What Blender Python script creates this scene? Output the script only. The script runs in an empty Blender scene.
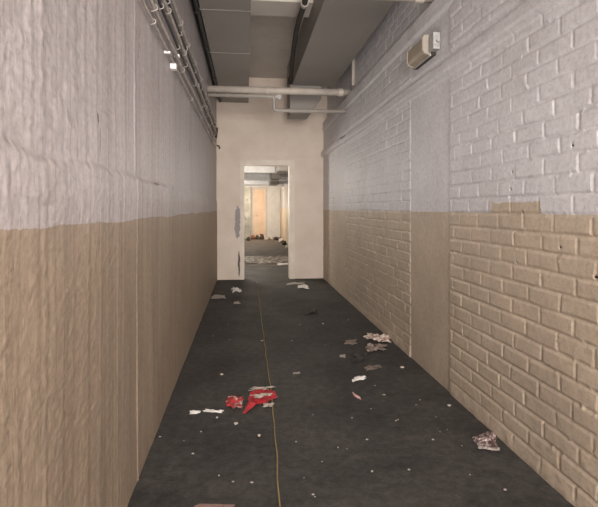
import bpy, bmesh, math, random
import numpy as np
from mathutils import Vector, Matrix, noise as mnoise

random.seed(7)
rng = np.random.RandomState(11)
SC = bpy.context.scene
COL = SC.collection

# ------------------------------------------------------------------ camera
F = 480.0; CX = 299.0; HY = 208.0; H = 1.35
A = math.atan(53.0 / F); SA, CA = math.sin(A), math.cos(A)
XL, XR, D = -0.537, 1.476, 9.12
CEIL = H + 2.46
cam_d = bpy.data.cameras.new('camera')
cam = bpy.data.objects.new('camera', cam_d); COL.objects.link(cam)
cam.location = (0, 0, H); cam.rotation_euler = (math.pi / 2, 0, -A)
cam_d.sensor_fit = 'HORIZONTAL'; cam_d.sensor_width = 36
cam_d.lens = F * 36 / 598; cam_d.shift_y = -(253.5 - HY) / 598
cam_d.clip_start = 0.05
SC.camera = cam

def ray(u, v):
    r = (u - CX) / F; t = -(v - HY) / F
    return Vector((r * CA + SA, CA - r * SA, t))
def on_z(u, v, z=0.0):
    d = ray(u, v); k = (z - H) / d.z
    return Vector((d.x * k, d.y * k, z))
def on_x(u, v, x):
    d = ray(u, v); k = x / d.x
    return Vector((x, d.y * k, H + d.z * k))
def on_y(u, v, y):
    d = ray(u, v); k = y / d.y
    return Vector((d.x * k, y, H + d.z * k))

# ------------------------------------------------------------------ objects
def link(name, mesh, mat=None, parent=None):
    o = bpy.data.objects.new(name, mesh); COL.objects.link(o)
    if mat is not None:
        for m in (mat if isinstance(mat, (list, tuple)) else [mat]):
            mesh.materials.append(m)
    if parent is not None: o.parent = parent
    return o
def tag(o, label, cat, group=None, kind=None):
    o['label'] = label; o['category'] = cat
    if group: o['group'] = group
    if kind: o['kind'] = kind
    return o
def struct(o):
    o['kind'] = 'structure'; return o
def empty(name, loc=(0, 0, 0)):
    o = bpy.data.objects.new(name, None); COL.objects.link(o); o.location = loc
    o.empty_display_size = 0.05
    return o
def fin(name, bm, mat, parent=None, smooth=False, bevel=0.0, origin=None):
    """bmesh in world space -> object; origin moves the object's origin there"""
    if bevel > 0:
        bmesh.ops.bevel(bm, geom=[e for e in bm.edges], offset=bevel, segments=2, affect='EDGES', profile=0.6)
    bmesh.ops.recalc_face_normals(bm, faces=bm.faces)
    me = bpy.data.meshes.new(name)
    if origin is not None:
        bmesh.ops.translate(bm, verts=bm.verts, vec=-Vector(origin))
    bm.to_mesh(me); bm.free()
    if smooth:
        for p in me.polygons: p.use_smooth = True
    o = link(name, me, mat, parent)
    if origin is not None: o.location = origin
    return o
def box(bm, x0, x1, y0, y1, z0, z1):
    vs = [bm.verts.new((x, y, z)) for x in (x0, x1) for y in (y0, y1) for z in (z0, z1)]
    for f in ((0, 1, 3, 2), (4, 6, 7, 5), (0, 4, 5, 1), (2, 3, 7, 6), (0, 2, 6, 4), (1, 5, 7, 3)):
        bm.faces.new([vs[i] for i in f])
    return vs
def boxes(*bs):
    bm = bmesh.new()
    for b in bs: box(bm, *b)
    return bm
def prism(bm, pts, axis, a0, a1):
    """extrude a 2-D outline along an axis (pts in the two other axes, in order)"""
    def mk(p, a):
        if axis == 'y': return (p[0], a, p[1])
        if axis == 'x': return (a, p[0], p[1])
        return (p[0], p[1], a)
    v0 = [bm.verts.new(mk(p, a0)) for p in pts]; v1 = [bm.verts.new(mk(p, a1)) for p in pts]
    n = len(pts)
    bm.faces.new(v0); bm.faces.new(v1[::-1])
    for i in range(n):
        bm.faces.new((v0[i], v0[(i + 1) % n], v1[(i + 1) % n], v1[i]))
def tube(bm, pts, r, seg=10, cap=True):
    pts = [Vector(p) for p in pts]; rings = []
    up = None
    for i, p in enumerate(pts):
        a = pts[max(0, i - 1)]; b = pts[min(len(pts) - 1, i + 1)]
        t = (b - a).normalized()
        if up is None:
            up = Vector((0, 0, 1)) if abs(t.z) < 0.9 else Vector((1, 0, 0))
        n = (up - t * up.dot(t)).normalized(); up = n
        bnm = t.cross(n)
        rr = r[i] if isinstance(r, (list, tuple)) else r
        rings.append([bm.verts.new(p + (n * math.cos(2 * math.pi * k / seg) + bnm * math.sin(2 * math.pi * k / seg)) * rr) for k in range(seg)])
    for i in range(len(rings) - 1):
        for k in range(seg):
            bm.faces.new((rings[i][k], rings[i][(k + 1) % seg], rings[i + 1][(k + 1) % seg], rings[i + 1][k]))
    if cap:
        bm.faces.new(rings[0][::-1]); bm.faces.new(rings[-1])
def arc_path(pts, rad, n=6):
    """round the corners of a polyline"""
    pts = [Vector(p) for p in pts]; out = [pts[0]]
    for i in range(1, len(pts) - 1):
        a = (pts[i - 1] - pts[i]); b = (pts[i + 1] - pts[i])
        q = min(rad, a.length * .45, b.length * .45)
        p0 = pts[i] + a.normalized() * q; p1 = pts[i] + b.normalized() * q
        for k in range(n + 1):
            t = k / n
            out.append(p0 * (1 - t) ** 2 + pts[i] * 2 * t * (1 - t) + p1 * t * t)
    out.append(pts[-1]); return out

# ------------------------------------------------------------------ materials
def nmat(name):
    m = bpy.data.materials.new(name); m.use_nodes = True
    nt = m.node_tree; b = nt.nodes['Principled BSDF']
    return m, nt, b
class NB:
    def __init__(s, nt):
        s.nt = nt
    def n(s, t, **kw):
        nd = s.nt.nodes.new(t)
        for k, v in kw.items(): setattr(nd, k, v)
        return nd
    def l(s, a, b): s.nt.links.new(a, b)
    def pos(s):
        return s.n('ShaderNodeTexCoord').outputs['Object']
    def noise(s, vec, scale, detail=4, rough=.55, stretch=None):
        if stretch:
            mp = s.n('ShaderNodeMapping'); mp.inputs['Scale'].default_value = stretch
            s.l(vec, mp.inputs['Vector']); vec = mp.outputs['Vector']
        t = s.n('ShaderNodeTexNoise'); t.inputs['Scale'].default_value = scale
        t.inputs['Detail'].default_value = detail; t.inputs['Roughness'].default_value = rough
        s.l(vec, t.inputs['Vector']); return t.outputs['Fac']
    def ramp(s, fac, stops, interp='LINEAR'):
        r = s.n('ShaderNodeValToRGB'); cr = r.color_ramp; cr.interpolation = interp
        while len(cr.elements) < len(stops): cr.elements.new(.5)
        for e, (p, c) in zip(cr.elements, stops):
            e.position = p; e.color = (c, c, c, 1) if not isinstance(c, (tuple, list)) else (*c, 1)
        s.l(fac, r.inputs['Fac']); return r.outputs['Color']
    def math(s, op, a, b=None, c=None):
        m = s.n('ShaderNodeMath', operation=op)
        for i, x in enumerate((a, b, c)):
            if x is None: continue
            if isinstance(x, (int, float)): m.inputs[i].default_value = x
            else: s.l(x, m.inputs[i])
        return m.outputs[0]
    def mix(s, fac, a, b, blend='MIX'):
        m = s.n('ShaderNodeMix', data_type='RGBA', blend_type=blend)
        for sock, x in ((m.inputs[0], fac), (m.inputs[6], a), (m.inputs[7], b)):
            if isinstance(x, (int, float)): sock.default_value = x
            elif isinstance(x, (tuple, list)): sock.default_value = (*x, 1)
            else: s.l(x, sock)
        return m.outputs[2]
    def bump(s, h, dist, strength=1.0, normal=None):
        b = s.n('ShaderNodeBump'); b.inputs['Strength'].default_value = strength
        b.inputs['Distance'].default_value = dist
        s.l(h, b.inputs['Height'])
        if normal is not None: s.l(normal, b.inputs['Normal'])
        return b.outputs['Normal']
    def xyz(s, vec):
        x = s.n('ShaderNodeSeparateXYZ'); s.l(vec, x.inputs[0]); return x.outputs

def paint_mat(name, colour, rough=.6, vary=.12, scale=6, bump=.002, bscale=60, metal=0.0, dirt=None, spec=.4):
    m, nt, b = nmat(name); q = NB(nt); p = q.pos()
    f = q.noise(p, scale, 5)
    lo = tuple(c * (1 - vary) for c in colour); hi = tuple(min(1, c * (1 + vary)) for c in colour)
    col = q.ramp(f, [(.3, lo), (.7, hi)])
    if dirt:
        d = q.ramp(q.noise(p, dirt[0], 6, .65), [(dirt[1], 0.0), (min(1, dirt[1] + .12), 1.0)])
        col = q.mix(d, col, dirt[2])
    q.l(col, b.inputs['Base Color'])
    b.inputs['Roughness'].default_value = rough; b.inputs['Metallic'].default_value = metal
    b.inputs['Specular IOR Level'].default_value = spec
    if bump: q.l(q.bump(q.noise(p, bscale, 4), bump), b.inputs['Normal'])
    return m

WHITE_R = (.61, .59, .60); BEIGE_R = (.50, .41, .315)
def two_tone(name, line, up, low, wob, patch=None, streak=None, grit=(90, .0015), pit=None, rough=.55):
    m, nt, b = nmat(name); q = NB(nt); p = q.pos(); x, y, z = q.xyz(p)
    w1 = q.math('MULTIPLY', q.math('SUBTRACT', q.noise(p, 1.6, 2), .5), wob)
    w2 = q.math('MULTIPLY', q.math('SUBTRACT', q.noise(p, 45, 3), .5), .012)
    zz = q.math('ADD', z, q.math('ADD', w1, w2))
    upm = q.math('GREATER_THAN', zz, line)
    if patch:
        y0, y1, z1 = patch
        yy = q.math('ADD', y, q.math('MULTIPLY', q.math('SUBTRACT', q.noise(p, 14, 3), .5), .09))
        zp = q.math('ADD', z, q.math('MULTIPLY', q.math('SUBTRACT', q.noise(p, 11, 3), .5), .03))
        inn = q.math('MULTIPLY', q.math('MULTIPLY', q.math('GREATER_THAN', yy, y0), q.math('LESS_THAN', yy, y1)), q.math('LESS_THAN', zp, z1))
        upm = q.math('MULTIPLY', upm, q.math('SUBTRACT', 1.0, inn))
    st = streak or (1, 1, 1)
    f = q.noise(p, 3.0, 6, .6, st)
    def var(c, v):
        return q.ramp(f, [(.3, tuple(k * (1 - v) for k in c)), (.7, tuple(min(1, k * (1 + v)) for k in c))])
    col = q.mix(upm, var(low, .10), var(up, .06))
    # speckled wear and grime of its own shape
    fine = q.ramp(q.noise(p, 38, 6, .75), [(.28, .72), (.5, 1.0), (.75, 1.16)])
    col = q.mix(1.0, col, fine, 'MULTIPLY')
    if streak:
        stk = q.ramp(q.noise(p, 34, 4, .6, (1, 1, .018)), [(.3, .72), (.5, 1.0), (.72, 1.14)])
        col = q.mix(1.0, col, stk, 'MULTIPLY')
    sp = q.ramp(q.noise(p, 70, 5, .7, st), [(.58, 0.0), (.70, 1.0)])
    col = q.mix(q.math('MULTIPLY', sp, .28), col, (.20, .15, .115))
    st2 = q.ramp(q.noise(p, 1.3, 6, .65, (1, 1, .6)), [(.5, 0.0), (.8, 1.0)])
    col = q.mix(q.math('MULTIPLY', st2, .38), col, (.33, .265, .215))
    if pit:  # shade inside holes, crack and gouges put into the colour
        for (py, pz, ry, rz, c) in pit:
            dy = q.math('DIVIDE', q.math('SUBTRACT', q.math('ADD', y, q.math('MULTIPLY', q.math('SUBTRACT', q.noise(p, 30, 3), .5), ry * 1.5)), py), ry)
            dz = q.math('DIVIDE', q.math('SUBTRACT', z, pz), rz)
            rr = q.math('ADD', q.math('MULTIPLY', dy, dy), q.math('MULTIPLY', dz, dz))
            col = q.mix(q.math('LESS_THAN', rr, 1.0), col, c)
    q.l(col, b.inputs['Base Color']); b.inputs['Roughness'].default_value = rough
    b.inputs['Specular IOR Level'].default_value = .35
    n = q.bump(q.noise(p, grit[0], 5, .6, st), grit[1])
    n = q.bump(q.noise(p, 260, 3, .6), .0006, 1.0, n)
    q.l(n, b.inputs['Normal'])
    return m

HOLES = [(510.6, 189), (512, 172), (572.5, 145), (522, 212), (595, 277), (560, 247), (475, 106), (516, 262)]
hp = [on_x(u, v, XR) for u, v in HOLES]
crack = on_x(343, 137, XR - .045)
M_WR = two_tone('painted_brick', 1.319, WHITE_R, BEIGE_R, .012,
                patch=(on_x(541, 205, XR).y, on_x(491, 205, XR).y, 1.382),
                pit=[(p.y, p.z, .007, .007, (.05, .03, .025)) for p in hp] + [(crack.y, crack.z, .20, .013, (.03, .025, .02))])
pl = [on_x(u, v, XL) for u, v in ((101, 118), (103, 140), (142, 50), (191, 145), (157, 184))]
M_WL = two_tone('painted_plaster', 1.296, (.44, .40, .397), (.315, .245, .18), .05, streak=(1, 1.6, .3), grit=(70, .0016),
                pit=[(pl[0].y, pl[0].z, .008, .02, (.10, .08, .07)), (pl[1].y, pl[1].z, .005, .05, (.22, .18, .16)),
                     (pl[2].y, pl[2].z, .012, .05, (.16, .13, .12)), (pl[3].y, pl[3].z, .02, .06, (.2, .17, .15)), (pl[4].y, pl[4].z, .09, .008, (.2, .17, .15))])

def back_mat():
    m, nt, b = nmat('cream_wall_paint'); q = NB(nt); p = q.pos(); x, y, z = q.xyz(p)
    f = q.noise(p, 2.2, 6, .6)
    col = q.ramp(f, [(.3, (.60, .50, .41)), (.7, (.70, .60, .51))])
    # peeled grey plaster left of the doorway
    s0 = on_y(237.5, 222, D); 
    nx = q.math('MULTIPLY', q.math('SUBTRACT', q.noise(p, 9, 4), .5), .16)
    dx = q.math('DIVIDE', q.math('SUBTRACT', q.math('ADD', x, nx), s0.x), .055)
    dz = q.math('DIVIDE', q.math('SUBTRACT', z, s0.z), .31)
    r2 = q.math('ADD', q.math('MULTIPLY', dx, dx), q.math('MULTIPLY', dz, dz))
    col = q.mix(q.math('LESS_THAN', r2, 1.0), col, (.30, .27, .26))
    s1 = on_y(239, 264, D)
    dx = q.math('DIVIDE', q.math('SUBTRACT', q.math('ADD', x, q.math('MULTIPLY', nx, .3)), s1.x), .018)
    dz = q.math('DIVIDE', q.math('SUBTRACT', z, s1.z), .24)
    r2 = q.math('ADD', q.math('MULTIPLY', dx, dx), q.math('MULTIPLY', dz, dz))
    col = q.mix(q.math('LESS_THAN', r2, 1.0), col, (.07, .055, .045))
    sp = q.ramp(q.noise(p, 26, 6, .7), [(.66, 0.0), (.72, 1.0)])
    col = q.mix(q.math('MULTIPLY', sp, .5), col, (.30, .22, .17))
    q.l(col, b.inputs['Base Color']); b.inputs['Roughness'].default_value = .6
    q.l(q.bump(q.noise(p, 40, 5), .003), b.inputs['Normal'])
    return m
M_BACK = back_mat()

def floor_mat():
    m, nt, b = nmat('dark_linoleum'); q = NB(nt); p = q.pos(); x, y, z = q.xyz(p)
    col = q.ramp(q.noise(p, 2.0, 8, .65), [(.3, (.036, .034, .032)), (.5, (.060, .057, .053)), (.72, (.088, .082, .075))])
    # pale dust patch by the joint, rusty stain
    c0 = on_z(305, 385)
    dx = q.math('DIVIDE', q.math('SUBTRACT', x, c0.x), .55); dy = q.math('DIVIDE', q.math('SUBTRACT', y, c0.y), .9)
    r2 = q.math('ADD', q.math('MULTIPLY', dx, dx), q.math('MULTIPLY', dy, dy))
    md = q.ramp(q.math('ADD', r2, q.math('MULTIPLY', q.noise(p, 5, 6, .7), 1.4)), [(.55, 1.0), (1.0, 0.0)])
    col = q.mix(q.math('MULTIPLY', md, .5), col, (.10, .094, .086))
    rs = q.ramp(q.noise(p, 1.7, 6, .7), [(.58, 0.0), (.72, 1.0)])
    col = q.mix(q.math('MULTIPLY', rs, .35), col, (.085, .047, .036))
    mot = q.ramp(q.noise(p, 17, 7, .8), [(.3, .55), (.5, 1.0), (.7, 1.5)])
    col = q.mix(1.0, col, mot, 'MULTIPLY')
    gr = q.ramp(q.noise(p, 55, 4, .75), [(.62, 0.0), (.72, 1.0)])
    col = q.mix(q.math('MULTIPLY', gr, .38), col, (.15, .14, .13))
    gr2 = q.ramp(q.noise(p, 120, 2, .6), [(.70, 0.0), (.74, 1.0)])
    col = q.mix(q.math('MULTIPLY', gr2, .6), col, (.22, .2, .18))
    q.l(col, b.inputs['Base Color'])
    q.l(q.ramp(q.noise(p, 4, 5), [(.3, .55), (.7, .8)]), b.inputs['Roughness'])
    b.inputs['Specular IOR Level'].default_value = .15
    q.l(q.bump(q.noise(p, 90, 5, .65), .003), b.inputs['Normal'])
    return m
M_FLOOR = floor_mat()
M_FLOOR2 = paint_mat('dusty_bare_floor', (.115, .095, .08), .85, .35, 3, .006, 30, dirt=(5, .62, (.2, .18, .16)))
M_CEIL = paint_mat('ceiling_paint', (.54, .49, .44), .75, .08, 2.5, .003, 30, dirt=(3, .64, (.36, .31, .27)))
M_DUCT = paint_mat('grey_duct_paint', (.28, .258, .232), .6, .06, 1.6, .0008, 20)
M_DUCTD = paint_mat('dark_duct_seam', (.20, .18, .16), .6, .1, 3, 0)
M_PIPE = paint_mat('grey_painted_pipe', (.50, .445, .385), .5, .12, 7, .001, 60, dirt=(9, .66, (.26, .2, .16)))
M_COND = paint_mat('grey_conduit_paint', (.36, .325, .29), .5, .12, 7, .0006, 80)
M_CABLE = paint_mat('painted_cable', (.36, .32, .29), .6, .2, 14, .001, 90)
M_BLACK = paint_mat('black_cable_and_shadow', (.018, .017, .017), .5, .2, 14, 0)  # black of the loose ends; on the long runs it stands for shadow lines
M_TEAL = paint_mat('dark_teal_gap_shade', (.012, .022, .024), .5, .2, 4, 0)  # dark colour standing for the unlit gap beside the left duct
M_CLIP = paint_mat('cream_clip', (.42, .38, .34), .5, .08, 14, 0)
M_WHITE = paint_mat('white_plastic', (.80, .78, .76), .45, .03, 10, 0)
M_FRAME = paint_mat('cream_frame_paint', (.68, .60, .51), .5, .08, 5, .001, 50, dirt=(7, .66, (.35, .27, .2)))
M_LENS = paint_mat('yellowed_lamp_cover', (.36, .30, .23), .4, .10, 8, .0006, 60)
M_LENS2 = paint_mat('lamp_end_plate', (.36, .32, .27), .45, .10, 8, .0006, 60)
M_METAL = paint_mat('dull_galvanised_metal', (.40, .40, .39), .45, .2, 50, .0006, 90, metal=.3)
M_DARK = paint_mat('dark_gasket', (.04, .035, .03), .7, .2, 9, 0)
M_CORD = paint_mat('dusty_yellow_cord', (.32, .235, .10), .75, .25, 12, .001, 200)

def paper_mat(name, base, ink, amt, scale=40):
    m, nt, b = nmat(name); q = NB(nt); p = q.pos()
    f = q.ramp(q.noise(p, scale, 5, .7), [(amt, 0.0), (amt + .06, 1.0)])
    g = q.ramp(q.noise(p, 16, 3), [(.3, tuple(c * .85 for c in base)), (.7, base)])
    q.l(q.mix(f, g, ink), b.inputs['Base Color']); b.inputs['Roughness'].default_value = .6
    return m
M_PAPER = paper_mat('white_paper', (.80, .77, .73), (.45, .4, .36), .68)
M_CREAM = paper_mat('cream_paper', (.62, .50, .43), (.16, .10, .08), .57, 28)
M_MUD = paper_mat('muddy_paper', (.28, .22, .185), (.08, .06, .05), .52, 30)
M_PRINT = paper_mat('printed_paper', (.52, .42, .40), (.10, .055, .05), .46, 48)
M_PINK = paper_mat('pink_paper', (.66, .40, .35), (.3, .15, .12), .62)
M_DPINK = paper_mat('dirty_pink_paper', (.30, .19, .165), (.12, .07, .06), .6)
M_RED = paper_mat('red_plastic', (.46, .028, .036), (.26, .02, .02), .62, 25)
M_REDW = paper_mat('torn_red_plastic', (.42, .03, .035), (.48, .43, .37), .55, 30)
M_TORN = paper_mat('torn_greyish_plastic', (.50, .45, .38), (.18, .10, .085), .55, 40)
M_DUST = paper_mat('dirty_grey_paper', (.40, .35, .31), (.12, .1, .09), .6)
M_SHRED = paper_mat('shredded_flooring', (.36, .32, .27), (.09, .075, .065), .47, 9)
M_BLKP = paper_mat('blackened_scrap', (.035, .03, .028), (.02, .02, .02), .6)
M_RUB = paint_mat('pale_rubble', (.50, .45, .39), .9, .25, 9, .01, 40)
M_RUBD = paint_mat('dark_rubble', (.07, .055, .045), .9, .3, 9, .01, 40)
M_RUBR = paint_mat('reddish_rubble', (.26, .10, .06), .9, .3, 9, .01, 40)

# ------------------------------------------------------------------ numpy noise
def hsh(ix, iy, s):
    n = (ix.astype(np.int64) * 374761393 + iy.astype(np.int64) * 668265263 + s * 974634777) & 0xffffffff
    n = ((n ^ (n >> 13)) * 1274126177) & 0xffffffff
    n = n ^ (n >> 16)
    return (n & 0xffff) / 65535.0
def vnoise(x, y, s=0):
    ix = np.floor(x); iy = np.floor(y); fx = x - ix; fy = y - iy
    fx = fx * fx * fx * (fx * (fx * 6 - 15) + 10); fy = fy * fy * fy * (fy * (fy * 6 - 15) + 10)
    a = hsh(ix, iy, s); b = hsh(ix + 1, iy, s); c = hsh(ix, iy + 1, s); d = hsh(ix + 1, iy + 1, s)
    return (a * (1 - fx) + b * fx) * (1 - fy) + (c * (1 - fx) + d * fx) * fy - .5
def fbm(x, y, s=0, o=4):
    r = 0; a = 1.0
    for k in range(o):
        r = r + a * vnoise(x * 2 ** k, y * 2 ** k, s + k * 17); a *= .5
    return r
def sstep(a, b, x):
    t = np.clip((x - a) / (b - a), 0, 1); return t * t * (3 - 2 * t)
def heightfield(name, xs_fn, ys, zs, mat, sign):
    Y, Z = np.meshgrid(ys, zs, indexing='ij'); X = xs_fn(Y, Z)
    n, m = Y.shape
    co = np.stack([X, Y, Z], -1).reshape(-1, 3)
    idx = np.arange(n * m).reshape(n, m)
    a, b, c, d = idx[:-1, :-1].ravel(), idx[1:, :-1].ravel(), idx[1:, 1:].ravel(), idx[:-1, 1:].ravel()
    q = np.stack([a, b, c, d] if sign > 0 else [a, d, c, b], -1)
    # closing slab behind the face
    back = (XR + .30) if sign < 0 else (XL - .25)
    base = n * m
    rim = np.concatenate([idx[:, 0], idx[-1, 1:], idx[-2::-1, -1], idx[0, -2:0:-1]])
    rc = co[rim].copy(); rc[:, 0] = back
    co = np.concatenate([co, rc]); k = len(rim); r2 = base + np.arange(k)
    nxt = np.roll(np.arange(k), -1)
    s = np.stack([rim, r2, r2[nxt], rim[nxt]], -1)
    if sign < 0: s = s[:, ::-1]
    quads = np.concatenate([q, s]); nq = len(quads)
    me = bpy.data.meshes.new(name)
    me.vertices.add(len(co)); me.vertices.foreach_set('co', co.astype(np.float32).ravel())
    me.loops.add(nq * 4 + k); 
    me.loops.foreach_set('vertex_index', np.concatenate([quads.ravel(), (r2 if sign > 0 else r2[::-1])]).astype(np.int32))
    me.polygons.add(nq + 1)
    me.polygons.foreach_set('loop_start', (np.arange(nq + 1) * 4).astype(np.int32))
    sm = np.ones(nq + 1, bool); sm[len(q):] = False
    me.polygons.foreach_set('use_smooth', sm)
    me.update(calc_edges=True); me.validate()
    return link(name, me, mat)

def spaced(y0, y1, fine, knee, k):
    out = [y0]
    while out[-1] < y1:
        out.append(out[-1] + max(fine, (out[-1] - knee) * k + fine))
    out[-1] = y1
    return np.array(out)
BACKY = -5.0
# ------------------------------------------------------------------ right wall
CH, BL = 0.0942, 0.255
Z1a, Z1b, Z1c = 2.325, 2.443, 2.502
Z2a, Z2b = 2.82, 2.985
pan0, pan1 = on_x(449.5, 250, XR).y, on_x(410, 250, XR).y
pl0, pl1 = on_x(346, 250, XR).y, on_x(335, 250, XR).y
def wall_right_x(Y, Z):
    h = np.zeros_like(Y)
    wz = fbm(Y * 2.1, Z * 2.3, 5, 3) * .006; wy = fbm(Y * 2.7, Z * 5.1, 9, 3) * .012
    zz = Z + wz; row = np.floor(zz / CH)
    jy = 2.144 + (np.mod(row, 2) == 0) * BL * .5 + (hsh(row, row * 0, 31) - .5) * .05
    yy = Y + wy - jy; col = np.floor(yy / BL)
    fz = zz - (row + .5) * CH; fy = yy - (col + .5) * BL
    # unequal brick lengths
    fy = fy + (hsh(col, row, 77) - .5) * .0
    ez = CH / 2 - np.abs(fz); ey = BL / 2 - np.abs(fy)
    jw = .0045 + .004 * (vnoise(Y * 7, Z * 7, 41) + .5)
    mh = 1 - sstep(jw * .4, jw + .0055, ez); mv = 1 - sstep(jw * .5, jw + .007, ey)
    ff = sstep(3.4, 5.0, Y)
    mort = np.maximum(mh * (2.0 - 1.2 * ff), mv * (1 + .9 * ff))
    b = (hsh(col, row, 3) - .5) * .0026 + (hsh(col, row, 4) - .5) * .003 * fz / CH + (hsh(col, row, 6) - .5) * .002 * fy / BL
    rec = .0047 * (.45 + 1.1 * np.clip(vnoise(Y * 4 + 7, Z * 9, 52) + .5, 0, 1))
    brick = b - rec * mort
    brick += fbm(Y * 22, Z * 22, 12, 4) * .0011
    # drips and dabs of paint/mortar squeezed from the joints
    dab = np.clip(vnoise(Y * 38, Z * 42, 90) - .36, 0, 1) * .05 * sstep(.016, .004, np.minimum(ez, ey))
    brick += dab
    smooth = fbm(Y * 5, Z * 2.0, 15, 4) * .0012 + vnoise(Y * 34, Z * .6, 18) * .0005
    pan = sstep(pan0 - .008, pan0 + .004, Y) * (1 - sstep(pan1 - .004, pan1 + .008, Y))
    pil = sstep(pl0 - .01, pl0 + .01, Y) * (1 - sstep(pl1 - .01, pl1 + .01, Y)) * (Z < Z1a)
    sm = np.maximum(pan, pil * .85)
    # base course daubed with render
    low = sstep(.075, .03, Z + fbm(Y * 6, Z * 3, 61, 3) * .04) * .8
    h = brick * (1 - np.maximum(sm, low)) + (smooth - .007 * pan + .002 * pil) * sm + low * (.004 + fbm(Y * 14, Z * 14, 63, 4) * .005) * (1 - pan)
    # far bricks under thicker paint
    h = h * (1 - .25 * sstep(4.5, 7, Y))
    # ledge one: rounded band, recess above deepened so its line shades darker
    wob = fbm(Y * 2.3, Y * 0, 71, 3) * .012
    zw = Z + wob
    l1 = sstep(Z1a - .012, Z1a + .02, zw) * (1 - sstep(Z1b - .03, Z1b, zw))
    h = h * (1 - l1) + l1 * (.048 + fbm(Y * 3, Z * 16, 73, 4) * .006)
    g = sstep(Z1b - .005, Z1b + .01, zw) * (1 - sstep(Z1c - .02, Z1c, zw))
    h = h * (1 - g) + g * (-.022 + fbm(Y * 9, Z * 9, 75, 3) * .006)
    # ledge two and the set-back brickwork above it
    l2 = sstep(Z2a, Z2a + .03, zw) * (1 - sstep(Z2b - .012, Z2b + .004, zw))
    h = h * (1 - l2) + l2 * (.016 + fbm(Y * 4, Z * 14, 76, 4) * .006)
    up = sstep(Z2b - .006, Z2b + .006, zw)
    h = h - up * .075
    for p in hp:
        r = np.sqrt((Y - p.y) ** 2 + (Z - p.z) ** 2); h = h - .02 * (1 - sstep(.003, .009, r))
    return XR - h
ysr = np.concatenate([np.linspace(BACKY, 1.55, 80)[:-1], spaced(1.55, D + .02, .006, 3.4, .0016)])
zsr = np.concatenate([np.arange(-.02, 2.0, .0075), np.arange(2.0, CEIL + .02, .009), [CEIL + .03]])
struct(heightfield('wall_right', wall_right_x, ysr, zsr, M_WR, -1))

# ------------------------------------------------------------------ left wall
RIDGE = [(on_x(u, 300, XL).y, a, w) for u, a, w in ((137, .009, .010), (100, .004, .02), (45, .004, .018), (118, .003, .012), (152, .004, .02), (170, .004, .03), (186, .004, .04), (198, .005, .06), (207, .006, .1))]
def wall_left_x(Y, Z):
    h = fbm(Y * 1.7, Z * 1.5, 101, 3) * .006
    rough = .35 + .65 * sstep(2.6, 1.5, Y)
    up = sstep(1.30, 1.34, Z + fbm(Y * 2, Z * 0, 131, 2) * .02)
    h = h + fbm(Y * 8, Z * 17, 103, 4) * .0046 * rough * (.35 + .65 * up)
    h = h + np.abs(fbm(Y * 20, Z * 42, 105, 3)) * .0034 * rough
    h = h + (fbm(Y * 16, Z * .35, 107, 3) * .0005 + vnoise(Y * 46, Z * .5, 109) * .00025) * (1.15 - .45 * rough)
    edge = 1.49 + fbm(Y * 3, Y * 0, 111, 4) * .05
    h = h + .012 * (1 - sstep(edge - .012, edge + .022, Z)) + .003 * (1 - sstep(edge - .1, edge, Z)) * sstep(1.3, 1.42, Z)
    for (ry, am, w) in RIDGE:
        wob = vnoise(Z * 1.2, Z * 0 + ry, 120) * .008
        h = h + am * (.5 if am > .008 else .32) * np.exp(-((Y - ry + wob) / w) ** 2) * (.6 + .8 * (vnoise(Z * 2.2, Z * 0 + ry * 3, 122) + .5))
    for p, r0, dz in ((pl[2], .012, .06),):
        r = np.sqrt(((Y - p.y) / r0) ** 2 + ((Z - p.z) / dz) ** 2); h = h - .006 * (1 - sstep(.3, 1.5, r))
    return XL + h - .012
ysl = np.concatenate([np.linspace(BACKY, .85, 80)[:-1], spaced(.85, D + .02, .0042, 1.6, .0018)])
zsl = np.concatenate([np.arange(-.02, 2.3, .0065), np.arange(2.3, CEIL + .02, .012), [CEIL + .03]])
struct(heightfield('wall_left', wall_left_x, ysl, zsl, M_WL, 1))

# ------------------------------------------------------------------ floor, ceiling, back wall
struct(fin('floor', boxes((XL - .2, XR + .25, BACKY, 11.15, -.15, 0)), M_FLOOR))
struct(fin('ceiling', boxes((XL - .2, XR + .25, BACKY, D + .1, CEIL, CEIL + .15)), M_CEIL))
bm = boxes((.05, .735, 5.22, 5.62, H + 2.25, CEIL + .02))
struct(fin('ceiling_beam', bm, M_CEIL))
dx0, dx1 = on_y(243, 250, D).x, on_y(291, 250, D).x
dz1 = on_y(270, 163, D).z
TH = .22
BZ = 2.325
bm = boxes((XL - .05, dx0, D, D + TH, -.02, BZ), (dx1, XR + .05, D, D + TH, -.02, BZ), (dx0, dx1, D, D + TH, dz1, BZ),
           (XL - .05, XR + .12, D - .018, D + TH, BZ, CEIL + .02))
struct(fin('wall_back', bm, M_BACK))
# door lining and architrave
fx0, fx1 = on_y(240.3, 250, D).x, on_y(294.5, 250, D).x
fz = on_y(270, 160, D).z
j0, j1 = on_y(244.3, 250, D).x, on_y(289.3, 250, D).x; jt = on_y(270, 165.3, D).z
bm = boxes((fx0, dx0 + .005, D - .022, D + .012, 0, fz), (dx1 - .005, fx1, D - .022, D + .012, 0, fz), (dx0, dx1, D - .022, D + .012, dz1 - .005, fz),
           (dx0, j0, D - .012, D + TH + .01, 0, jt), (j1, dx1, D - .012, D + TH + .01, 0, jt), (dx0, dx1, D - .012, D + TH + .01, jt, dz1))
struct(fin('trim_1', bm, M_FRAME))

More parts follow.
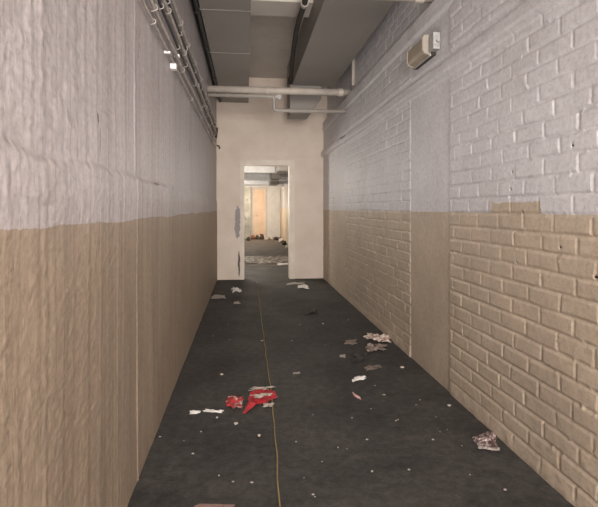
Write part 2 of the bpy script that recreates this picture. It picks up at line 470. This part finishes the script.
# ------------------------------------------------------------------ the room beyond
FY = 22.0; FC = H + 1.27
M_FW = two_tone('far_wall_paint', 1.33, (.52, .50, .49), (.60, .50, .39), .02)
M_FWHITE = paint_mat('far_white_paint', (.72, .70, .68), .6, .10, 3, .004, 20, dirt=(4, .62, (.5, .42, .34)))
M_FGREEN = paint_mat('greenish_grey_paint', (.34, .33, .29), .7, .25, 3, .004, 20, dirt=(5, .55, (.12, .12, .09)))
M_FDOOR = paint_mat('peach_glow_door_paint', (.80, .60, .44), .55, .12, 2.5, .002, 30)  # orange of the warm glow put into the cream door's colour
M_FCEIL = paint_mat('flaking_ceiling_paint', (.74, .73, .72), .8, .10, 5, .004, 30, dirt=(4, .63, (.36, .34, .32)))
struct(fin('floor_far', boxes((-1.6, 1.9, 11.15, FY + .2, -.15, .004)), M_FLOOR2))
struct(fin('wall_far_right', boxes((1.55, 1.75, D + TH, FY + .1, -.02, FC + .05)), M_FW))
struct(fin('wall_far_left', boxes((-1.5, -1.3, D + TH, FY + .1, -.02, FC + .05)), M_FGREEN))
struct(fin('wall_far', boxes((-1.4, 1.6, FY, FY + .2, -.02, FC + .05)), M_FWHITE))
struct(fin('ceiling_far', boxes((-1.6, 1.9, D + TH, FY + .2, FC, FC + .15)), M_FCEIL))
pierx = on_y(250.6, 200, 21.2).x
struct(fin('wall_pier', boxes((-1.35, pierx, 21.2, 21.95, -.02, FC + .02)), M_FGREEN))
for i, (yb, vb, t) in enumerate(((12.4, 172.6, .22), (14.3, 177, .16), (15.9, 180.6, .2), (17.7, 184.2, .16), (19.4, 186.8, .2))):
    zb = on_y(262, vb, yb).z
    struct(fin('ceiling_beam', boxes((-1.32, 1.56, yb, yb + t, zb, FC + .02)), M_FCEIL))
# peach door in the far wall
dA, dB = on_y(254.2, 200, FY), on_y(264.6, 200, FY); dT = on_y(260, 190, FY).z
t = empty('door_1', ((dA.x + dB.x) / 2, FY - .03, 0)); struct(t)
def child(name, bm, mat, par, **k):
    top = par.parent if par.parent is not None else par
    bmesh.ops.translate(bm, verts=bm.verts, vec=-top.location)
    return fin(name, bm, mat, par, **k)
bm = boxes((dA.x, dB.x, FY - .045, FY - .005, .03, dT))
for z0, z1 in ((.18, .95), (1.1, dT - .15)):
    box(bm, dA.x + .1, dB.x - .1, FY - .055, FY - .04, z0, z1)
leaf = child('door_leaf', bm, M_FDOOR, t)
bm = boxes((dA.x - .09, dA.x, FY - .06, FY, 0, dT + .1), (dB.x, dB.x + .09, FY - .06, FY, 0, dT + .1), (dA.x, dB.x, FY - .06, FY, dT, dT + .1))
child('door_frame', bm, M_FRAME, t)
bm = bmesh.new(); tube(bm, [(dA.x + .07, FY - .045, 1.0), (dA.x + .07, FY - .10, 1.0), (dA.x + .16, FY - .10, 1.0)], .012, 8)
child('door_handle', bm, M_METAL, leaf)
# boxes of ventilation duct hanging between the beams
for (u0, u1, yb, ln, v0, v1, mt, lab) in (
        (278.3, 288.5, 11.0, 1.3, 164.0, 170.2, M_DUCT, 'grey square vent box on the ceiling just beyond the doorway, nearest of three'),
        (271.8, 281.0, 13.0, 1.2, 173.8, 178.2, M_DUCTD, 'dark vent box on the far ceiling between the first two beams'),
        (270.6, 278.8, 16.4, 1.2, 179.6, 184.0, M_DUCTD, 'dark vent box on the far ceiling behind the second beam, smallest of three')):
    a = on_y(u0, v1, yb); b_ = on_y(u1, v0, yb)
    c = empty('vent_box', ((a.x + b_.x) / 2, yb + ln / 2, FC))
    tag(c, lab, 'vent box', 'vent boxes on the far ceiling')
    child('housing', boxes((a.x, b_.x, yb, yb + ln, a.z, FC)), mt, c, bevel=.008)
    child('flange', boxes((a.x - .012, b_.x + .012, yb + .03, yb + .07, a.z - .012, FC - .002)), mt, c)

# ------------------------------------------------------------------ air ducts
YE = 7.72
def duct(name, x0, x1, y0, y1, seams, label, extra=None):
    zb = H + 1.98
    c = empty(name, ((x0 + x1) / 2, (y0 + y1) / 2, CEIL))
    tag(c, label, 'air duct')
    bm = boxes((x0, x1, y0, y1, zb, CEIL - .001))
    child('duct_casing', bm, M_DUCT, c, bevel=.006)
    for s in seams:
        bm = bmesh.new()
        box(bm, x0 - .006, x1 + .006, s - .012, s + .012, zb - .006, CEIL - .003)
        child('seam_strip', bm, M_DUCT, c)
    return c
duct('air_duct', -.452, .046, BACKY, D - .02, (on_z(210, 52.5, H + 1.98).y, on_z(225, 10.5, H + 1.98).y, 2.6),
     'flat grey sheet metal air duct along the left wall under the ceiling')
dr = duct('air_duct', .742, 1.425, BACKY, YE, (2.6,),
          'broad grey sheet metal air duct along the right wall under the ceiling')
# down-turned end of the right duct, one lower corner cut off
pts = [(on_y(u, v, YE).x, on_y(u, v, YE).z) for u, v in ((290.5, 112.8), (310.5, 112.8), (321, 99))]
pts = pts + [(pts[2][0], CEIL - .002), (pts[0][0], CEIL - .002)]
bm = bmesh.new(); prism(bm, pts, 'y', YE + .001, YE + .55)
child('drop_box', bm, M_DUCT, dr, bevel=.006)
# dark flexible pipe beside the right duct
pp = [on_y(u, v, y) for u, v, y in ((309, -24, 4.3), (304.5, 4, 4.9), (299.5, 18, 5.3), (296.2, 32, 5.75), (293.6, 48, 6.3), (292.2, 62, 6.85), (292.0, 74, 7.3), (293.8, 83, 7.55))]
for p in pp: p.x = min(p.x, .742 - .052)
c = empty('flexible_pipe', pp[3]); tag(c, 'dark brown flexible pipe drooping along the side of the right duct', 'pipe')
bm = bmesh.new(); tube(bm, pp, .030, 12); child('hose', bm, M_DARK, c, smooth=True)
bm = bmesh.new(); tube(bm, [pp[1] + Vector((0, -.03, 0)), pp[1] + Vector((0, .03, .004))], .042, 14); cl = child('clamp', bm, M_CLIP, c)
bm = boxes((pp[1].x - .008, pp[1].x + .008, pp[1].y - .012, pp[1].y + .012, pp[1].z + .03, CEIL)); child('hanger', bm, M_METAL, cl)
bm = bmesh.new(); tube(bm, [pp[-1] + Vector((0, -.10, .045)), pp[-1] + Vector((0, 0, 0))], .038, 14); child('end_collar', bm, M_DARK, c)
# dark tube standing in for the shaded gap by the left wall
c = empty('gap_shade_tube', (-.492, 5, H + 1.995)); tag(c, 'dark teal tube standing for the shade in the gap between left wall and left duct', 'pipe')
bm = bmesh.new(); tube(bm, [(-.484, BACKY, H + 2.0), (-.484, D - .03, H + 2.0)], .026, 12); child('pipe_run', bm, M_TEAL, c, smooth=True)
for y in (on_z(200, 46, H + 1.98).y, on_z(190, 11, H + 1.98).y, 7.4):
    bm = boxes((-.515, -.453, y - .012, y + .012, H + 1.966, H + 1.972)); child('bracket', bm, M_DARK, c)

# ------------------------------------------------------------------ pipes across
PR = .05
def cross_pipe(y, z, label, xl=XL - .01, xr=XR + .07):
    c = empty('cross_pipe', ((xl + xr) / 2, y, z)); tag(c, label, 'pipe', 'pipes crossing the corridor')
    bm = bmesh.new(); tube(bm, [(xl, y, z), (xr, y, z)], PR, 20); child('pipe_run', bm, M_PIPE, c, smooth=True)
    bm = bmesh.new(); tube(bm, [(XR - .13, y, z), (XR - .06, y, z)], PR + .008, 20); child('coupling', bm, M_PIPE, c)
    return c
PY = 6.95; PZ = H + 1.70
c = cross_pipe(PY, PZ, 'beige pipe crossing the corridor below both ducts, the far one')
bm = bmesh.new(); tube(bm, [(.28, PY, PZ), (.33, PY, PZ)], PR + .010, 20); child('pipe_clamp', bm, M_PIPE, c)
cross_pipe(3.72, H + 1.704, 'beige pipe crossing at the top edge of the view, the near one')
# thin conduit with a dropped elbow
q0 = on_y(213, 93.2, PY); q1 = on_y(274.5, 94.6, PY); q2 = on_y(274, 110, PY); q3 = on_y(331, 109.6, PY)
cz = PZ - PR - .032
k2, k3 = Vector((q2.x, PY + .02, q2.z)), Vector((XR - .005, PY + .02, q2.z + .004))
c = empty('conduit', (q1.x, PY + .02, cz)); tag(c, 'thin grey conduit under the far cross pipe, dropping in a square elbow', 'conduit')
bm = bmesh.new(); tube(bm, arc_path([(XL + .0, PY + .02, cz), (q1.x, PY + .02, cz), k2, k3], .05), .029, 12); child('conduit_run', bm, M_COND, c, smooth=True)
bm = bmesh.new(); tube(bm, [(q1.x + .01, PY + .02, cz), (q1.x + .10, PY + .02, cz)], .030, 12); child('elbow_box', bm, M_PIPE, c)
bm = boxes((q1.x + .055, q1.x + .085, PY - .02, PY + .05, cz - .045, PZ - PR - .001)); child('clamp', bm, M_METAL, c)
# wall bracket by the far pipe end
br = on_x(353.2, 74, XR + .06)
bx = XR + .06
c = empty('wall_bracket', (bx, br.y, PZ + .2)); tag(c, 'pale upright bracket on right wall above the end of the far pipe', 'bracket')
ztop, zbot = on_x(353, 58, bx).z, on_x(353, 86, bx).z
child('upright', boxes((bx - .022, bx + .02, br.y - .02, br.y + .02, max(zbot, Z2b + .02), min(ztop, H + 2.3))), M_PIPE, c, bevel=.004)
child('plate', boxes((bx + .005, bx + .02, br.y - .045, br.y + .045, PZ + .07, PZ + .16)), M_PIPE, c, bevel=.003)

# ------------------------------------------------------------------ cables on the left wall
def wall_cable(name, zrel, r, mat, label, wig, y1, n_clip, seed, cat='cable', off=.0, group='cables along the left wall'):
    x = XL + .012 + r + off
    rnd = random.Random(seed); pts = []; y = 1.2
    ph = rnd.random() * 6
    while y < y1:
        s = mnoise.noise(Vector((y * 1.1, seed * 3.1, 0))) * wig + mnoise.noise(Vector((y * 3.3, seed * 5.1, 2))) * wig * .35
        pts.append(Vector((x, y, H + zrel + s))); y += .12
    pts.append(Vector((x, y1, H + zrel)))
    c = empty(name, (x, (1.2 + y1) / 2, H + zrel)); tag(c, label, cat, group)
    bm = bmesh.new(); tube(bm, pts, r, 8); child('cable_run', bm, mat, c, smooth=True)
    for k in range(n_clip):
        i = int((k + .5 + rnd.uniform(-.2, .2)) / n_clip * (len(pts) - 1)); p = pts[i]
        bm = bmesh.new(); R = r + .006
        arc = [Vector((x - R * .9 + 0, p.y, p.z + R + .012))] + [Vector((x + R * math.cos(a), p.y, p.z + R * math.sin(a))) for a in np.linspace(math.pi / 2, -math.pi / 2, 8)] + [Vector((x - R * .9, p.y, p.z - R - .004))]
        tube(bm, arc, .0030, 6)
        child('clip', bm, M_CLIP, c, smooth=True)
    return c
wall_cable('electric_cable', 1.045, .008, M_CABLE, 'thin straight grey cable, lowest of the cables on the left wall', .004, 8.25, 7, 1)
wall_cable('electric_cable', 1.125, .013, M_CABLE, 'second lowest grey cable on the left wall', .018, 8.3, 6, 2)
wall_cable('electric_cable', 1.235, .010, M_BLACK, 'black cable with pale clips standing for a shadow line in the middle of the left wall bundle', .022, 8.35, 10, 3)  # black strand stands in for shadow along the grey cables
wall_cable('electric_cable', 1.295, .014, M_CABLE, 'grey cable just above the middle black one on left wall', .020, 8.4, 8, 4)
wall_cable('electric_cable', 1.375, .010, M_BLACK, 'upper black cable standing for a shadow line on the left wall, just below the topmost grey one', .020, 8.12, 12, 5)  # second black strand put in as a shadow line
wall_cable('electric_cable', 1.45, .014, M_CABLE, 'topmost grey cable of the left wall bundle, loosely sagging', .024, 8.12, 12, 6)
# curled cable end near the back wall
pc = on_x(218.5, 133, XL + .06)
bm = bmesh.new(); path = []
for k in range(26):
    a = k / 25 * 2 * math.pi * 1.15 + .6
    path.append(Vector((XL + .020 + .02 * math.sin(a * .7), pc.y + .085 * math.cos(a), pc.z + .085 * math.sin(a))))
tube(bm, path, .014, 8)
tag(fin('cable_loop', bm, M_BLACK, smooth=True, origin=pc), 'black curled cable end on the left wall close to the back wall', 'cable')
pc = on_x(218.5, 147, XL + .03)
c = empty('cable_stub', pc); tag(c, 'small dark cable stub on the left wall under the curled cable end', 'cable stub')
bm = bmesh.new(); tube(bm, [pc + Vector((-.03, 0, .03)), pc + Vector((.01, 0, .02)), pc + Vector((.02, .02, -.03))], .012, 8); child('stub', bm, M_BLACK, c, smooth=True)
# little white boxes on the wall below the bundle
def wall_box(u, v, s, lab):
    p = on_x(u, v, XL + .012)
    c = empty('junction_box', p); tag(c, lab, 'junction box', 'junction boxes under the cables')
    bm = boxes((XL - .006, XL + .036, p.y - s * 1.5, p.y + s * 1.5, p.z - s, p.z + s)); bb = child('box_body', bm, M_WHITE, c, bevel=.003)
    bm = bmesh.new(); tube(bm, [(XL + .035, p.y, p.z), (XL + .039, p.y, p.z)], s * .35, 8); child('screw', bm, M_METAL, bb)
wall_box(173.2, 67, .020, 'largest white junction box on the left wall under the cables')
wall_box(176.5, 56, .011, 'small white junction box just above the largest one on left wall')
wall_box(166.8, 52.5, .008, 'tiny white junction box left of the two others on left wall')

# ------------------------------------------------------------------ bulkhead lamp on the right wall
yn = on_x(424, 45, 1.39).y; yf = on_x(408, 58, 1.39).y
zt, zb = H + 1.36, H + 1.195
c = empty('bulkhead_lamp', (XR - .01, (yn + yf) / 2, (zt + zb) / 2)); tag(c, 'unlit box-shaped bulkhead lamp on the upper right wall', 'lamp')
bx0 = XR - .092
bm = bmesh.new()
prism(bm, [(XR - .028, zb + .012), (bx0 + .012, zb + .032), (bx0, zb + .055), (bx0, zt - .022), (bx0 + .014, zt - .004), (XR - .028, zt - .004)], 'y', yn + .016, yf - .01)
child('lamp_cover', bm, M_LENS, c, bevel=.005)
bm = bmesh.new()
prism(bm, [(XR - .028, zb + .008), (bx0 + .010, zb + .028), (bx0 - .003, zb + .053), (bx0 - .003, zt - .020), (bx0 + .012, zt), (XR - .028, zt)], 'y', yn, yn + .0155)
child('end_plate', bm, M_LENS2, c, bevel=.003)
child('base_plate', boxes((XR - .030, XR + .004, yn - .015, yf + .012, zb + .004, zt + .006)), M_DARK, c, bevel=.004)
child('bottom_rail', boxes((XR - .045, XR - .030, yn - .008, yf, zb + .000, zb + .010)), M_CLIP, c)
cb = child('cable_box', boxes((XR - .052, XR + .004, yn - .105, yn - .016, zb + .025, zt - .01)), M_METAL, c, bevel=.006)
bm = bmesh.new(); tube(bm, [(XR - .02, yn - .10, (zt + zb) / 2), (XR - .02, yn - .135, (zt + zb) / 2)], .014, 10); child('cable_gland', bm, M_METAL, cb)

# ------------------------------------------------------------------ cord along the floor
cp = [(256.8, 281.5), (257.6, 290), (259.4, 303), (261.2, 318), (263.6, 336), (266.2, 356), (268.9, 376), (271.2, 394), (273.2, 412), (274.8, 430), (276.0, 450), (277.4, 470), (278.3, 488), (279.6, 507), (281.2, 540)]
pts = [on_z(u, v, .0035) for u, v in cp]
fine = []
for i in range(len(pts) - 1):
    for k in range(6):
        q = pts[i].lerp(pts[i + 1], k / 6); q.x += mnoise.noise(Vector((q.y * 4, 3, 1))) * .008; fine.append(q)
bm = bmesh.new(); tube(bm, fine, .0038, 8)
tag(fin('floor_cord', bm, M_CORD, smooth=True, origin=fine[40]), 'long thin yellowish cord lying along the floor toward the doorway', 'cord')

# ------------------------------------------------------------------ litter
def scrap(name, corners, mat, amp, seed, label, cat='paper scrap', n=14, ragged=.12, thick=.0012, group=None, fold=0.0, zb=.002):
    """a crumpled torn sheet lying on the floor: four floor corners (given as sight points), ragged rim, creases"""
    P = [on_z(u, v, 0) for u, v in corners]
    rnd = random.Random(seed); sv = Vector((seed * 1.37, seed * .71, 0))
    size = ((P[0] - P[2]).length + (P[1] - P[3]).length) / 2
    cen = sum(P, Vector()) / 4
    top = []
    for i in range(n + 1):
        row = []
        for j in range(n + 1):
            s, t = i / n, j / n
            p = P[0] * (1 - s) * (1 - t) + P[1] * s * (1 - t) + P[2] * s * t + P[3] * (1 - s) * t
            e = max(abs(s - .5), abs(t - .5)) * 2
            d = p - cen
            rr = mnoise.noise(Vector((math.atan2(t - .5, s - .5) * 1.6, seed * 2.3, .4))) + .5 * mnoise.noise(Vector((s * 9, t * 9, seed)))
            p = p + d * (rr * ragged * 2 * e ** 2)
            q = p / max(size, .03)
            z = abs(mnoise.noise(Vector((q.x * 3.2, q.y * 3.2, seed * 1.1)))) * 1.2 + abs(mnoise.noise(Vector((q.x * 7.5, q.y * 7.5, seed * 1.9)))) * .55 + abs(mnoise.noise(Vector((q.x * 16, q.y * 16, seed * 2.9)))) * .35
            z = z * amp * (.35 + .65 * (1 - .6 * e ** 3)) + fold * max(0, t - .72) * size
            row.append(Vector((p.x, p.y, zb + z)))
        top.append(row)
    bm = bmesh.new()
    T = [[bm.verts.new(v) for v in r] for r in top]; B = [[bm.verts.new(v - Vector((0, 0, thick))) for v in r] for r in top]
    for i in range(n):
        for j in range(n):
            bm.faces.new((T[i][j], T[i + 1][j], T[i + 1][j + 1], T[i][j + 1]))
            bm.faces.new((B[i][j], B[i][j + 1], B[i + 1][j + 1], B[i + 1][j]))
    for k in range(n):
        for (a, b) in (((k, 0), (k + 1, 0)), ((k, n), (k + 1, n)), ((0, k), (0, k + 1)), ((n, k), (n, k + 1))):
            bm.faces.new((T[a[0]][a[1]], T[b[0]][b[1]], B[b[0]][b[1]], B[a[0]][a[1]]))
    mn = min(v.co.z for v in bm.verts)
    bmesh.ops.translate(bm, verts=bm.verts, vec=(0, 0, .0006 - mn))
    o = fin(name, bm, mat, origin=Vector((cen.x, cen.y, 0)))
    tag(o, label, cat, group); return o

# torn red bag in two heaps
o = scrap('plastic_bag', [(247, 411), (277, 399), (270, 389), (248, 393)], M_RED, .030, 3, 'bright red crumpled plastic bag torn open on the floor by the cord', 'plastic bag', n=22, ragged=.22, thick=.002)
def torn(par, corners, mat, amp, seed, name='torn_edge', zb=.02, **k):
    s = scrap(name, corners, mat, amp, seed, 'x', zb=zb, **k)
    for key in ('label', 'category'): del s[key]
    mw = s.location.copy(); s.parent = par; s.location = mw - par.location
    s.location.z += zb
    return s
torn(o, [(248, 402), (262, 404), (276, 401), (262, 399)], M_TORN, .012, 8, n=16, ragged=.7, zb=.040)
torn(o, [(252, 392), (270, 391), (272, 388), (255, 388.5)], M_TORN, .014, 9, n=14, ragged=.5, zb=.008)
torn(o, [(263, 408), (271, 408), (273, 404), (265, 405)], M_TORN, .010, 12, n=10, ragged=.4, zb=.006)
scrap('plastic_bag', [(225, 408), (242.5, 410), (243.5, 397.5), (228, 399)], M_REDW, .022, 5, 'smaller ragged piece of red and grey plastic left of the red bag', 'plastic bag', n=20, ragged=.35, thick=.002)
scrap('paper_scrap', [(189, 415.5), (190, 410.8), (201, 411.2), (200, 413.4)], M_PAPER, .012, 14, 'white wedge of paper on the floor left of the red plastic', ragged=.1)
scrap('paper_scrap', [(204, 412.0), (206, 409.8), (223, 411.6), (222, 413.4)], M_PAPER, .012, 15, 'narrow white paper strip between white wedge and red plastic', ragged=.22)
o = scrap('newspaper_sheet', [(479, 450), (499, 451.5), (493, 431), (473, 438)], M_PRINT, .022, 21, 'crumpled printed sheet lying on the floor at the near right wall', 'newspaper', n=20, ragged=.10)
torn(o, [(478, 451), (500, 452.5), (500, 450.5), (479, 448.6)], M_DUST, .012, 22, name='folded_edge', n=12, ragged=.12, zb=.010)
scrap('crumpled_paper', [(366, 340.5), (391, 343.5), (390, 337.5), (367, 334)], M_CREAM, .050, 46, 'cream crumpled paper touching the foot of the right wall', 'paper', n=18, ragged=.2)
scrap('crumpled_paper', [(366, 353), (385, 351), (386, 346.5), (367, 345)], M_MUD, .05, 47, 'muddy brown crumpled paper in front of the cream paper', 'paper', n=18, ragged=.25)
scrap('blackened_scrap', [(352, 361), (368, 362), (372, 354), (356, 352)], M_BLKP, .025, 27, 'blackened heap of scraps left of muddy crumpled paper', 'debris', n=14, ragged=.45)
scrap('paper_scrap', [(353, 382.5), (365, 380.5), (366, 378.0), (357, 375.8)], M_PAPER, .025, 28, 'small white torn paper in front of the right wall litter', n=12, ragged=.4)
scrap('paper_scrap', [(354.5, 397), (361, 400), (359.5, 397), (352, 392.5)], M_PINK, .012, 29, 'thin pinkish paper strip on the floor right of the red bag', n=10, ragged=.2)
scrap('paper_scrap', [(345, 344), (358, 344.5), (356, 340), (346, 340.5)], M_MUD, .008, 30, 'flat brownish scrap left of the cream crumpled paper', n=12, ragged=.3)
scrap('paper_scrap', [(340, 357.5), (345, 358), (344.5, 354.8), (340.5, 354.8)], M_DUST, .008, 31, 'small grey scrap left of the blackened heap', n=8, ragged=.3)
scrap('paper_scrap', [(364, 371), (380, 369), (380, 365), (366, 366)], M_MUD, .005, 33, 'flat muddy scrap between the muddy crumpled paper and the white torn paper', n=12, ragged=.4)
scrap('paper_scrap', [(210.5, 298.8), (225, 299.3), (225, 295.4), (214, 294.8)], M_DUST, .02, 34, 'greyish paper scrap on the floor beside the far left wall', n=12, ragged=.15)
scrap('paper_scrap', [(233.5, 292.5), (242.5, 291.6), (239, 289.6), (232.5, 288)], M_PAPER, .05, 35, 'white bird-shaped paper scrap on the floor left of the doorway', n=12, ragged=.35)
scrap('paper_scrap', [(233, 304.4), (240, 304), (239, 301.8), (234.5, 302.2)], M_DUST, .015, 36, 'tiny grey paper below the bird-shaped scrap', n=8, ragged=.2)
scrap('paper_scrap', [(297, 288.8), (309, 288.6), (306, 285.2), (300, 285.8)], M_PAPER, .04, 37, 'white crumpled paper on the floor right of the doorway', n=12, ragged=.35)
scrap('paper_scrap', [(286, 285.2), (303, 284.3), (304, 282.4), (288, 283.4)], M_DUST, .02, 38, 'flat grey strip on the floor at the right door jamb', n=12, ragged=.2)
scrap('blackened_scrap', [(305, 314), (318, 314.5), (317, 309.8), (308, 310.5)], M_BLKP, .03, 39, 'dark scrap alone on the floor right of the cord, toward the doorway', 'debris', n=12, ragged=.35)
scrap('paper_scrap', [(190, 512), (236, 512), (233, 505.2), (199, 504.2)], M_DPINK, .006, 40, 'pinkish paper edge at the bottom of the view near the left wall', n=14, ragged=.1)
scrap('paper_scrap', [(292, 375), (300, 374), (299, 372), (293, 372.5)], M_DUST, .006, 41, 'pale flat scrap just right of the cord behind the red bag', n=8, ragged=.3)
# flakes and crumbs, each its own
def flake(u, v, s, mat, seed, label, group):
    p = on_z(u, v, 0); rnd = random.Random(seed)
    bm = bmesh.new(); bmesh.ops.create_icosphere(bm, subdivisions=2, radius=1)
    ax, ay, az = s * rnd.uniform(.8, 1.3), s * rnd.uniform(.8, 1.4), s * rnd.uniform(.35, .6)
    for q in bm.verts:
        k = 1 + .55 * mnoise.noise(q.co * 1.7 + Vector((seed * 3.3, 0, 0)))
        q.co = Vector((q.co.x * ax * k, q.co.y * ay * k, q.co.z * az * k))
    mn = min(q.co.z for q in bm.verts); a = rnd.random() * 6
    bmesh.ops.rotate(bm, verts=bm.verts, cent=(0, 0, 0), matrix=Matrix.Rotation(a, 3, 'Z'))
    bmesh.ops.translate(bm, verts=bm.verts, vec=(p.x, p.y, -mn))
    o = fin('paint_flake', bm, mat, origin=p); tag(o, label, 'flake', group); return o
big = [(221.5, 375, .011, 'white crumb on the floor a little behind the red plastic'),
       (262, 341, .010, 'pale crumb touching the left side of the cord'),
       (236, 424, .013, 'grey crumb in front of the two white paper pieces'),
       (217, 418, .010, 'small crumb just below the gap of the white papers'),
       (259, 436, .009, 'white crumb in the foreground left of the cord'),
       (402, 368, .014, 'pale crumb beside the plaster panel of the right wall'),
       (323, 324, .012, 'single white crumb mid-floor between cord and right wall'),
       (384, 395, .008, 'pale crumb right of the pinkish paper strip'),
       (449, 406, .012, 'pale crumb at the foot of the near brick wall')]
for i, (u, v, s, lab) in enumerate(big): flake(u, v, s, M_RUB if i % 3 else M_DUST, i + 1, lab, 'larger crumbs on the floor')
rnd = random.Random(5)
spots = [(219, 476), (233, 482), (193, 454), (252, 483), (313, 495), (160, 437), (315, 497), (440, 432), (433, 440), (398, 420), (396, 421), (347, 449), (338, 448), (313, 415), (420, 400), (375, 386), (248, 352), (285, 365), (230, 340), (213, 336), (300, 325), (325, 345), (348, 320), (340, 305), (270, 300), (247, 305), (310, 300), (296, 442), (322, 462), (304, 478), (372, 472), (409, 470), (470, 475), (505, 490), (352, 418), (371, 409), (240, 315), (228, 325), (292, 341), (367, 440), (201, 432), (184, 441), (416, 405), (436, 417), (447, 430), (462, 446)]
for i, (u, v) in enumerate(spots):
    flake(u, v, rnd.uniform(.003, .0065), M_DUST if i % 2 else M_RUB, 50 + i, 'tiny pale paint flake scattered on the dark floor', 'tiny flakes on the floor')

# ------------------------------------------------------------------ rubble beyond the doorway
def chunk(u, v, sx, sy, sz, mat, seed, label, name='rubble_chunk', group='rubble on the far floor', zoff=.004):
    p = on_z(u, v, zoff); bm = bmesh.new(); bmesh.ops.create_icosphere(bm, subdivisions=3, radius=1)
    for q in bm.verts:
        k = 1 + .5 * mnoise.noise(q.co * 1.6 + Vector((seed * 2.7, 1, 0))) + .2 * mnoise.noise(q.co * 5 + Vector((seed, 0, 4)))
        q.co = Vector((q.co.x * sx * k, q.co.y * sy * k, max(q.co.z, -.4) * sz * k))
    mn = min(q.co.z for q in bm.verts)
    bmesh.ops.translate(bm, verts=bm.verts, vec=(p.x, p.y, zoff - mn))
    o = fin(name, bm, mat, origin=p); tag(o, label, 'rubble', group); return o
scrap('torn_flooring', [(243, 264.5), (290, 262), (290, 256.5), (243, 257.0)], M_SHRED, .07, 61, 'ragged pale strip of torn flooring across the floor beyond the doorway', 'flooring', n=30, ragged=.25, thick=.004, zb=.008)
bm = bmesh.new(); pA = on_z(278.5, 265.2, 0); pB = on_z(289.0, 264.4, 0)
d = (pB - pA); nn = Vector((-d.y, d.x, 0)).normalized() * .05
vs = [pA - nn, pB - nn, pB + nn, pA + nn]
v0 = [bm.verts.new(v + Vector((0, 0, .001))) for v in vs]; v1 = [bm.verts.new(v + Vector((0, 0, .035))) for v in vs]
bm.faces.new(v0[::-1]); bm.faces.new(v1)
for i in range(4): bm.faces.new((v0[i], v0[(i + 1) % 4], v1[(i + 1) % 4], v1[i]))
tag(fin('wooden_board', bm, M_PAPER, bevel=.004, origin=(pA + pB) / 2), 'short white board lying inside the doorway by the right jamb', 'board')
ch = [(248.5, 240.6, .09, .15, .10, M_RUBD, 'dark rubble lump at the far left end of the room beyond'),
      (253, 239.4, .08, .15, .14, M_RUBR, 'reddish rubble lump at the foot of the far peach door'),
      (257.3, 239.3, .08, .15, .11, M_RUBD, 'dark rubble lump in front of the peach door'),
      (261.8, 239.3, .09, .15, .15, M_RUBD, 'largest dark rubble lump under the right side of the peach door'),
      (266.5, 239.6, .08, .15, .08, M_RUB, 'pale rubble lump right of the peach door'),
      (271.5, 239.4, .08, .15, .07, M_RUB, 'pale rubble lump along the far white wall'),
      (276.4, 240.2, .09, .15, .10, M_RUBD, 'dark rubble lump in the far right corner'),
      (281.0, 242.0, .09, .15, .10, M_PAPER, 'white rubble lump against the far right wall'),
      (284.2, 244.8, .09, .18, .09, M_RUBD, 'dark rubble lump along the far right wall, behind a white one'),
      (287.3, 248.2, .06, .10, .07, M_PAPER, 'white rubble lump close to the right door jamb')]
for i, (u, v, a, b_, c_, mt, lab) in enumerate(ch): chunk(u, v, a, b_, c_, mt, i + 3, lab)

# ------------------------------------------------------------------ light
def area(name, loc, rot, sx, sy, power, col):
    l = bpy.data.lights.new(name, 'AREA'); l.shape = 'RECTANGLE'; l.size = sx; l.size_y = sy; l.energy = power; l.color = col
    o = bpy.data.objects.new(name, l); COL.objects.link(o); o.location = loc; o.rotation_euler = rot; return o
def point(name, loc, power, col, r=.1):
    l = bpy.data.lights.new(name, 'POINT'); l.energy = power; l.color = col; l.shadow_soft_size = r
    o = bpy.data.objects.new(name, l); COL.objects.link(o); o.location = loc; return o
area('light_fill_behind', (.45, -4.6, 1.5), (math.radians(90), 0, 0), 1.8, 2.4, 640, (1.0, .94, .90))  # added area lamp behind the camera, smooths the falloff along the corridor
point('light_flash', (.12, -.35, 1.55), 31, (1.0, .93, .92), .12)
for k in range(7):
    point('light_fill', (.47, 1.3 + 1.2 * k, 1.75), (5.8, 5.8, 5.8, 5.8, 5.4, 4.0, 1.6)[k], (1.0, .95, .91), .30)  # added unseen points that even out brightness along the corridor
point('light_far', (.15, 19.9, 1.5), 90, (1.0, .84, .66), .15)  # added unseen lamp brightening the far door with a warm glow
point('light_far_mid', (-.7, 16.4, 1.6), 60, (1.0, .93, .84), .15)  # added unseen lamp brightening the middle of the far room
point('light_far_near', (-.4, 10.3, 1.9), 95, (1.0, .93, .84), .15)  # added lamp, hidden by the back wall, brightening the first far beam
w = bpy.data.worlds.new('world'); SC.world = w; w.use_nodes = True
w.node_tree.nodes['Background'].inputs[0].default_value = (1, .95, .9, 1)
w.node_tree.nodes['Background'].inputs[1].default_value = .5
vs = SC.view_settings
vs.view_transform = 'Standard'; vs.look = 'None'; vs.gamma = 1; vs.use_curve_mapping = False; vs.exposure = 0.17
